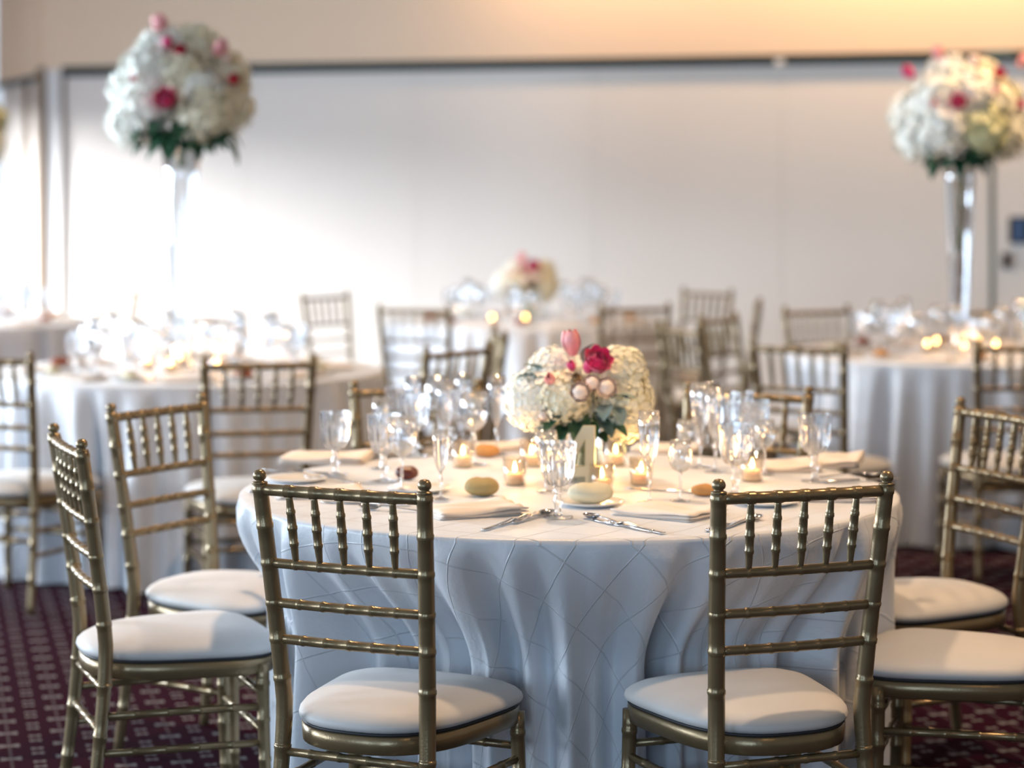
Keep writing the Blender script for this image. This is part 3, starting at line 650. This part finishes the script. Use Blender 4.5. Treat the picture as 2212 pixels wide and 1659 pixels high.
# --- low centrepiece.  heads given as (kind, dx right, dy depth, z above the table, scale)
def centrepiece(x, y, label, group=None, s=1.0, detail=True):
    t = thing('flower_centerpiece', label, 'flower arrangement', (x, y, TZ+0.0008), 0, group)
    bm = B(); lathe(bm, shell([(0, 0.001), (0.040, 0.001), (0.044, 0.004), (0.046, 0.12), (0.052, 0.15)], 0.003), 28); v = mk('vase', bm, 'vase', t)
    bm = B(); lathe(bm, [(0, 0.006), (0.041, 0.006), (0.0425, 0.085), (0, 0.085)], 24); mk('water', bm, glassw, v)
    stems(t, 12 if detail else 5, 0.008, 0.17, 0.032, 0.045, 4)
    top = Vector((0, 0, 0.16))
    H_ = [('hwhite', -0.125, -0.02, 0.205, 1.02), ('hwhite', -0.075, 0.02, 0.265, 0.92), ('hcream', -0.055, -0.06, 0.215, 0.90), ('hwhite', -0.02, 0.06, 0.235, 1.0), ('hcream', 0.085, 0.00, 0.265, 0.98),
          ('hcream', 0.100, -0.02, 0.200, 0.98), ('hgreen', 0.085, 0.05, 0.225, 0.95), ('hwhite', 0.03, 0.08, 0.21, 0.95), ('hcream', 0.095, -0.035, 0.150, 0.68)]
    for k, dx, dy, z, sc in H_: put(HM[k], 'hydrangea', t, (dx, dy, z), Vector((dx, dy, z-.12)), sc, {'hwhite': 'white hydrangea head', 'hcream': 'cream hydrangea head', 'hgreen': 'pale green hydrangea head'}[k])
    for k, dx, dy, z, sc, d in [('pink', 0.022, -0.075, 0.290, 1.15, (0.25, -0.75, 0.6)), ('blush', -0.030, -0.04, 0.318, 1.25, (-0.1, -0.1, 1)), ('blush', -0.082, -0.095, 0.255, 0.7, (-0.3, -0.8, .5)), ('hot', -0.030, -0.09, 0.285, 0.55, (-0.3, -0.5, .8)), ('hot', 0.006, -0.09, 0.280, 0.8, (0.1, -0.6, .7)),
                               ('peach', -0.012, -0.118, 0.232, 1.45, (-0.1, -1, 0.15)), ('peach', 0.042, -0.108, 0.238, 1.5, (0.3, -1, 0.3)), ('bud', -0.022, -0.105, 0.262, 1.0, (-.1, -.8, .5)), ('peach', 0.015, -0.108, 0.25, 1.25, (0, -1, .3)), ('peach', -0.095, -0.075, 0.172, 0.9, (-0.5, -.8, .1))]:
        put(FM[k], FN[k], t, (dx, dy, z), d, sc, {'pink': 'large hot pink rose', 'blush': 'blush pink tulip', 'hot': 'small hot pink bud', 'peach': 'cream ranunculus bloom', 'bud': 'brown seed pod'}[k])
    if detail:
        rnd = random.Random(3)
        for i in range(22):
            a = rnd.uniform(-2.6, -0.3); rr = rnd.uniform(0.03, 0.075); leafput('dusty' if i % 3 else 'leaf', t, (rr*math.cos(a), rr*math.sin(a), rnd.uniform(0.11, 0.185)), (math.cos(a), math.sin(a)*0.8, rnd.uniform(-0.8, 0.3)), rnd.uniform(0.7, 1.1))
        for p, d in [((0.065, -0.10, 0.215), (0.5, -.5, .2)), ((0.07, -0.11, 0.195), (0.3, -.6, -.4)), ((0.055, -0.11, 0.20), (-.2, -.7, -.3)), ((0.075, -0.105, 0.21), (.8, -.3, .3)), ((-0.11, -.03, .27), (-.5, -.3, .5)), ((-0.12, -.04, .26), (-.8, -.3, .2)), ((0.0, -.05, .30), (.2, -.1, .9)), ((0.03, -.04, .30), (.4, -.1, .9))]:
            leafput('sage', t, p, d, 1.1)
    else:
        for i in range(6): a = i*1.05; leafput('leaf', t, (0.05*math.cos(a), 0.05*math.sin(a), 0.16), (math.cos(a), math.sin(a), -0.2), 0.9)
    return t
glassw = glassmat('vase_water', (0.88, 0.92, 0.80), 0.03, 0.3)
cxm, cym = at(1262, 1040, TZ)
centrepiece(cxm, cym, 'low bouquet of hydrangeas, hot pink rose and tulips in the centre of the nearest table')
cxf, cyf = 0.09, 12.7
centrepiece(cxf, cyf, 'small blurred white and pink bouquet on the far middle table', detail=False)
# --- tall trumpet vase arrangement
def tall(x, y, label, heads, blooms, vh=0.88, seed=1, nb=4, bs=0.95):
    t = thing('tall_flower_arrangement', label, 'flower arrangement', (x, y, TZ+0.0008))
    bm = B(); lathe(bm, shell([(0, 0.001), (0.060, 0.001), (0.062, 0.006), (0.048, 0.018), (0.036, 0.05), (0.038, 0.12), (0.046, 0.30), (0.058, 0.55), (0.070, 0.78), (0.079, vh)], 0.004), 36); mk('vase', bm, 'vase', t)
    stems(t, nb, 0.06, vh, 0.016, 0.050, seed, 'branch', 0.005, 'branch', 0.35)
    stems(t, 5, 0.45 if nb else vh-0.1, vh+0.05, 0.02, 0.05, seed+9, 'stem', 0.004)
    for k, dx, dy, dz, sc in heads:
        put(HT[k], 'hydrangea', t, (dx*bs, dy*bs, vh+0.025+dz*0.93*bs), Vector((dx, dy, dz-.05)), sc*bs*0.98, {'hwhite': 'white hydrangea head', 'hcream': 'cream hydrangea head', 'hgreen': 'pale green hydrangea head'}[k])
    for k, dx, dy, dz, sc in blooms:
        put(FM[k], FN[k], t, (dx*bs*1.02, dy*bs*1.03, vh+0.025+dz*0.94*bs), Vector((dx*1.5, dy*1.5-0.02, dz-.15)).normalized()+Vector((0, 0, .3)), sc, {'pink': 'hot pink rose', 'red': 'red rose', 'blush': 'blush pink tulip', 'hot': 'hot pink tulip', 'peach': 'cream ranunculus bloom'}[k])
    for i in range(16):
        a = -2.6+i*0.14; rr = 0.05+0.05*(i % 3); leafput('leaf', t, (rr*math.cos(a), rr*math.sin(a), vh+0.01+0.035*(i % 3)), (math.cos(a), math.sin(a), -.5+0.3*(i % 2)), 1.25)
    rnd = random.Random(seed)
    for i in range(18):
        a = rnd.uniform(0, 6.28); rr = rnd.uniform(0.07, 0.17); leafput('leaf', t, (rr*math.cos(a), rr*math.sin(a), vh+rnd.uniform(-0.0, 0.07)), (math.cos(a), math.sin(a), rnd.uniform(-.8, .1)), rnd.uniform(0.9, 1.3))
    return t
heads0 = [('hwhite', -0.19, -0.07, 0.10, 1.6), ('hwhite', -0.10, -0.17, 0.12, 1.55), ('hgreen', 0.07, -0.18, 0.12, 1.5), ('hcream', 0.19, -0.08, 0.11, 1.5), ('hwhite', -0.20, 0.05, 0.20, 1.5), ('hwhite', -0.11, -0.12, 0.26, 1.65),
          ('hwhite', 0.03, -0.13, 0.29, 1.45), ('hcream', 0.14, -0.10, 0.25, 1.5), ('hwhite', -0.05, -0.02, 0.37, 1.55), ('hcream', 0.10, 0.02, 0.36, 1.4), ('hgreen', 0.20, 0.03, 0.27, 1.3), ('hwhite', 0.0, 0.17, 0.22, 1.7), ('hwhite', -0.12, 0.13, 0.25, 1.5), ('hcream', 0.14, 0.14, 0.22, 1.5), ('hwhite', 0.0, 0.05, 0.14, 1.6)]
headsR = heads0
bloomsR = [('pink', -0.06, -0.27, 0.235, 1.15), ('hot', -0.225, -0.05, 0.385, 1.35), ('blush', -0.10, -0.06, 0.47, 1.35), ('red', 0.14, -0.15, 0.385, 1.15), ('blush', 0.26, -0.05, 0.44, 1.3), ('peach', 0.04, -0.12, 0.44, 1.6), ('blush', -0.16, -0.25, 0.235, 0.7), ('blush', 0.11, -0.23, 0.30, 0.8), ('pink', 0.235, -0.13, 0.24, 0.8)]
headsL = [('hwhite', -0.20, -0.06, 0.08, 1.6), ('hwhite', -0.13, -0.15, 0.17, 1.55), ('hcream', 0.13, -0.16, 0.12, 1.6), ('hcream', 0.21, -0.05, 0.14, 1.5), ('hwhite', -0.21, 0.05, 0.22, 1.6), ('hwhite', -0.12, -0.12, 0.31, 1.7),
          ('hcream', 0.01, -0.14, 0.29, 1.45), ('hwhite', 0.11, -0.14, 0.22, 1.4), ('hwhite', -0.07, -0.02, 0.41, 1.55), ('hcream', 0.06, 0.02, 0.42, 1.5), ('hcream', 0.19, 0.03, 0.29, 1.5), ('hwhite', 0.0, 0.17, 0.24, 1.8), ('hwhite', -0.12, 0.13, 0.25, 1.5), ('hcream', 0.14, 0.14, 0.22, 1.5), ('hgreen', 0.02, 0.05, 0.16, 1.3)]
bloomsL = [('pink', -0.02, -0.26, 0.155, 1.5), ('blush', -0.075, -0.05, 0.50, 1.6), ('red', 0.02, -0.18, 0.385, 1.1), ('hot', -0.03, -0.18, 0.42, 1.1), ('blush', 0.17, -0.13, 0.39, 1.5), ('red', 0.235, -0.14, 0.26, 1.0), ('peach', 0.20, -0.10, 0.36, 1.4), ('blush', -0.16, -0.26, 0.26, 0.7)]
lvx = (392-1106)/F*9.2
tall(lvx, 9.2, 'tall clear trumpet vase holding a white and pink flower ball on the left table', headsL, bloomsL, 0.92, 2, 0, 0.89)
tall((2073-1106)/F*10.2, 10.2, 'tall clear vase with twisted branches and a flower ball on the right table', headsR, bloomsR, 0.865, 5)
tall((-98-1106)/F*12.7, 12.7, 'blurred flower ball cut off by the left edge, on a far tall vase', [(('hcream' if k == 'hwhite' else k), a, b, c, d) for k, a, b, c, d in heads0], bloomsL, 0.86, 7)

# ---------------------------------------------------------------- nearest table: items placed one by one
def gl(kind, px, py, label, sc=1.0): x, y = at(px, py, TZ); return glass(kind, x, y, label, 'glasses on the nearest table', sc)
gl('goblet', 724, 1026, 'cut goblet standing alone at the back left of the nearest table', 0.96)
gl('goblet', 829, 1040, 'cut goblet left of the dark bread roll on the nearest table')
gl('wine', 868, 1062, 'wine glass with bright rim just left of the dark roll', 0.95)
gl('flute', 823, 1012, 'flute between the two left goblets of the nearest table', 0.82)
gl('flute', 952, 1078, 'thin-stemmed flute right of the dark roll on the nearest table', 0.72)
gl('wine', 1024, 1004, 'wine glass with wide bowl in front of the back-left chair', 1.02)
gl('flute', 1073, 983, 'flute just left of the low bouquet', 0.95)
gl('goblet', 896, 986, 'cut goblet leftmost in the back-left glass cluster', 1.0)
gl('flute', 893, 968, 'flute rising above the back-left glass cluster', 0.88)
gl('wine', 945, 957, 'wine glass in the middle of the back-left glass cluster', 1.0)
gl('goblet', 977, 966, 'cut goblet at the right of the back-left glass cluster', 0.95)
gl('goblet', 862, 955, 'cut goblet at the far left of the back rim, just before the chair post', 0.95)
gl('flute', 1000, 950, 'flute at the far rim behind the wide-bowled wine glass', 0.85)
gl('flute', 962, 990, 'flute in front of the back-left glass cluster', 0.9)
gl('goblet', 1600, 962, 'cut goblet at the far rim behind the right pair of goblets', 0.9)
gl('wine', 1530, 966, 'wine glass at the far rim behind the two flutes', 0.95)
gl('goblet', 1205, 1118, 'sparkling cut goblet in front of the number four')
gl('wine', 1180, 1062, 'wine glass left of the number four', 0.78)
gl('flute', 1402, 1086, 'tall flute standing clear right of the bouquet', 0.94)
gl('flute', 1512, 1010, 'flute rising in front of the back-right chair', 0.98)
gl('flute', 1545, 1020, 'second flute in front of the back-right chair, slightly to the right', 0.96)
gl('wine', 1470, 1082, 'wine glass beside the front-right napkin', 0.75)
gl('goblet', 1566, 980, 'cut goblet behind the two flutes at the back right', 1.0)
gl('goblet', 1632, 994, 'cut goblet rightmost of the pair behind the flutes', 0.95)
gl('wine', 1652, 1026, 'wine glass before the right post of the back-right chair', 0.75)
gl('goblet', 1588, 1068, 'large cut goblet behind the front-right chair back')
gl('goblet', 1760, 1040, 'cut goblet at the right, beside the stacked napkins')
gl('wine', 1480, 1000, 'short wine glass between tall flute and back-right flutes', 0.6)
def vo(px, py, label, pw=1.6): x, y = at(px, py, TZ); return votive(x, y, label, 'votive candles on the nearest table', pw)
vo(1112, 1048, 'lit votive at the left of the low bouquet, near the olive roll', 2.4)
vo(1148, 1008, 'lit votive behind the left side of the low bouquet')
vo(1385, 1048, 'lit votive right of the number four, behind the tall flute', 2.4)
vo(1330, 1006, 'lit votive directly right of the bouquet vase')
vo(1625, 1040, 'lit votive near the large goblet at the right', 1.6)
vo(1000, 1010, 'lit votive by the back-left glass cluster', 1.0)
vo(1300, 1062, 'lit votive at the foot of the number four', 1.4)
def nk(px, py, rz, label, sc=(1, 1, 1)): x, y = at(px, py, TZ); return napkin(x, y, math.radians(rz), label, 'folded napkins on the nearest table', sc)
nk(1022, 1110, 24, 'folded cream napkin between the two front chairs, beside the olive roll', (1.0, 1.1, 1.3))
nk(1446, 1112, -36, 'folded cream napkin beside the front-right chair post', (1.0, 1.25, 1.2))
nk(705, 996, -8, 'long folded napkin at the back left of the nearest table', (1.1, 1.2, 1.3))
nk(690, 1070, 12, 'folded napkin seen through the front-left chair spindles', (1, 1.0, 1))
nk(1700, 1014, 6, 'folded napkin beside the right-hand goblet', (0.75, 1.2, 1.3))
nk(1808, 1002, -14, 'folded napkin with a raised corner at the right rim', (0.62, 1.5, 1.4))
nk(1800, 1078, -8, 'folded napkin seen through the front-right chair spindles', (1, 1.0, 1.1))
nk(1075, 972, 10, 'folded napkin under the back-left chair at the far rim', (0.9, 1, 1.2))
nk(1440, 975, -12, 'folded napkin at the far rim behind the tall flute', (0.9, 1, 1.2))
def br(px, py, m, label, sc=1.0, **k): x, y = at(px, py, TZ); return bread(x, y, m, label, 'bread rolls on the nearest table', sc, **k)
br(1042, 1072, 'bgreen', 'olive-gold bread roll behind the front napkin', 0.95, h=1.05, seed=1, rz=0.2)
x_, y_ = at(1276, 1092, TZ); plate(x_, y_, 'pale plate under the cream roll below the number four', 'bread plates on the nearest table')
bread(x_, y_, 'bpale', 'pale cream roll on a plate below the number four', 'bread rolls on the nearest table', 1.08, z=TZ+0.0045, seed=3)
br(878, 1037, 'bdark', 'dark burgundy roll behind the front-left chair post', 0.62, h=1.25, seed=4)
br(1050, 988, 'bread', 'brown roll left of the bouquet near the far rim', 0.8, seed=5)
br(1520, 1072, 'bread', 'small golden roll behind the front-right chair finial', 0.65, seed=6)
for px, py, l in ((905, 1062, 'pale plate before the dark burgundy roll'), (640, 1040, 'pale plate at the left rim of the nearest table'), (1655, 1090, 'pale plate behind the front-right chair top rail')):
    x_, y_ = at(px, py, TZ); plate(x_, y_, l, 'bread plates on the nearest table')
def fl(kind, px, py, rz, label): x, y = at(px, py, TZ); return flat(kind, x, y, math.radians(rz), label, 'flatware on the nearest table')
fl('fork', 1090, 1135, -28, 'fork beside the front napkin, nearest the rim'); fl('fork', 1122, 1126, -28, 'second fork beside the front napkin'); fl('spoon', 1150, 1122, -28, 'spoon right of the two front forks')
fl('knife', 1345, 1138, 33, 'knife left of the front-right napkin, nearest the rim'); fl('fork', 1372, 1143, 35, 'fork tucked along the front-right napkin'); fl('spoon', 1318, 1130, 33, 'spoon left of the front-right knife')
fl('knife', 1575, 1136, -30, 'knife beside the front-right chair post'); fl('spoon', 1600, 1133, -32, 'spoon beside the front-right chair post')
fl('knife', 640, 1022, 60, 'knife on the left rim in front of the long napkin'); fl('spoon', 690, 1030, 55, 'spoon in front of the long napkin'); fl('fork', 720, 1040, 50, 'fork in front of the long napkin at left')
fl('fork', 620, 1070, 80, 'fork seen through the front-left chair spindles'); fl('knife', 790, 1090, 75, 'knife seen through the front-left chair, right spindles'); fl('spoon', 860, 1105, 70, 'spoon beside the front-left chair right post')
fl('fork', 1830, 1030, -70, 'fork at the right rim near the raised napkin'); fl('knife', 1860, 1040, -72, 'knife at the right rim of the nearest table')
fl('knife', 1440, 1062, 60, 'butter knife across the plate behind the front-right napkin')
# number 4
def number4(x, y):
    t = thing('table_number', 'cream wooden number 4 standing before the low bouquet', 'table number', (x, y, TZ+0.0008), math.radians(-8))
    S = 0.158; pts = [(0.62, 0), (0.86, 0), (0.86, 0.22), (1.0, 0.22), (1.0, 0.38), (0.86, 0.38), (0.86, 1.0), (0.56, 1.0), (0.0, 0.40), (0.0, 0.22), (0.62, 0.22)]
    hole = [(0.24, 0.38), (0.62, 0.38), (0.62, 0.80)]
    bm = B(); o = [bm.verts.new(((px-0.6)*S*0.62, 0, pz*S)) for px, pz in pts]; h = [bm.verts.new(((px-0.6)*S*0.62, 0, pz*S)) for px, pz in hole]
    ed = [bm.edges.new((o[i], o[(i+1) % len(o)])) for i in range(len(o))]+[bm.edges.new((h[i], h[(i+1) % 3])) for i in range(3)]
    r = bmesh.ops.triangle_fill(bm, edges=ed, use_beauty=True); f = [g for g in r['geom'] if isinstance(g, bmesh.types.BMFace)]
    e = bmesh.ops.extrude_face_region(bm, geom=f); bmesh.ops.translate(bm, vec=(0, 0.018, 0), verts=[v for v in e['geom'] if isinstance(v, bmesh.types.BMVert)])
    mk('digit', bm, 'number', t, smooth=False)
    bm = B(); box(bm, -0.035, 0.04, -0.006, 0.026, 0, 0.006, None, 0.001); mk('base', bm, 'number', t, smooth=False)
    return t
x_, y_ = at(1262, 1062, TZ); number4(x_, y_)

# ---------------------------------------------------------------- the other tables
def settings(c, tn, grp, n=8, phase=0.2, rolls=True, votives=4, seed=1, vp=0.0, skip=()):
    rnd = random.Random(seed)
    for k in range(n):
        a = 2*PI*k/n+phase; ca, sa = math.cos(a), math.sin(a); 
        def P(r, s): return (c[0]+ca*r-sa*s, c[1]+sa*r+ca*s)
        j = lambda: rnd.uniform(-.012, .012)
        dg = math.degrees(a) % 360; pn = ['right-hand', 'far right', 'farthest', 'far left', 'left-hand', 'near left', 'nearest', 'near right'][int(((dg+22.5) % 360)//45)] if n == 8 else ''
        tl = 'at the %s place on the %s' % (pn, tn)
        x, y = P(0.60, 0); napkin(x, y, a+PI/2+j()*6, 'folded pale napkin '+tl, 'napkins on the %s' % grp)
        x, y = P(0.44+j(), 0.14+j()); glass('goblet', x, y, 'cut water goblet '+tl, 'goblets on the %s' % grp)
        x, y = P(0.36+j(), 0.08+j()); glass('flute', x, y, 'champagne flute '+tl, 'flutes on the %s' % grp)
        x, y = P(0.345+j(), 0.20+j()); glass('wine', x, y, 'wine glass '+tl, 'wine glasses on the %s' % grp)
        x, y = P(0.52, -0.22); plate(x, y, 'small pale plate '+tl, 'bread plates on the %s' % grp)
        if rolls: bread(x, y, rnd.choice(('bread', 'bread', 'bpale', 'bred')), 'small bread roll '+tl, 'bread rolls on the %s' % grp, 0.8, z=TZ+0.0045, seed=k, rz=rnd.uniform(0, 3))
    for k in range(votives):
        a = 2*PI*k/votives+0.5+phase; votive(c[0]+0.16*math.cos(a), c[1]+0.16*math.sin(a), 'lit votive at the %s side of the vase on the %s' % (['right-hand', 'far right', 'farthest', 'far left', 'left-hand', 'near left', 'nearest', 'near right'][int(((math.degrees(a)+22.5) % 360)//45)], tn), 'votive candles on the %s' % grp, vp)
settings(LT, 'left table', 'left table', 8, 0.15, votives=5, seed=2, vp=1.5)
settings(RTb, 'right table', 'right table', 8, 0.35, votives=5, seed=3, vp=0.8)
settings(FT, 'far middle table', 'far middle table', 8, 0.3, votives=0, seed=4)
settings(FL, 'far left table', 'far left table', 8, 0.1, votives=0, seed=5)
for px in (1063, 1135): votive((px-1106)/F*12.25, 12.25, 'glowing votive left of the far bouquet' if px < 1100 else 'glowing votive under the far bouquet', 'glowing votives on the far middle table', 0.5)
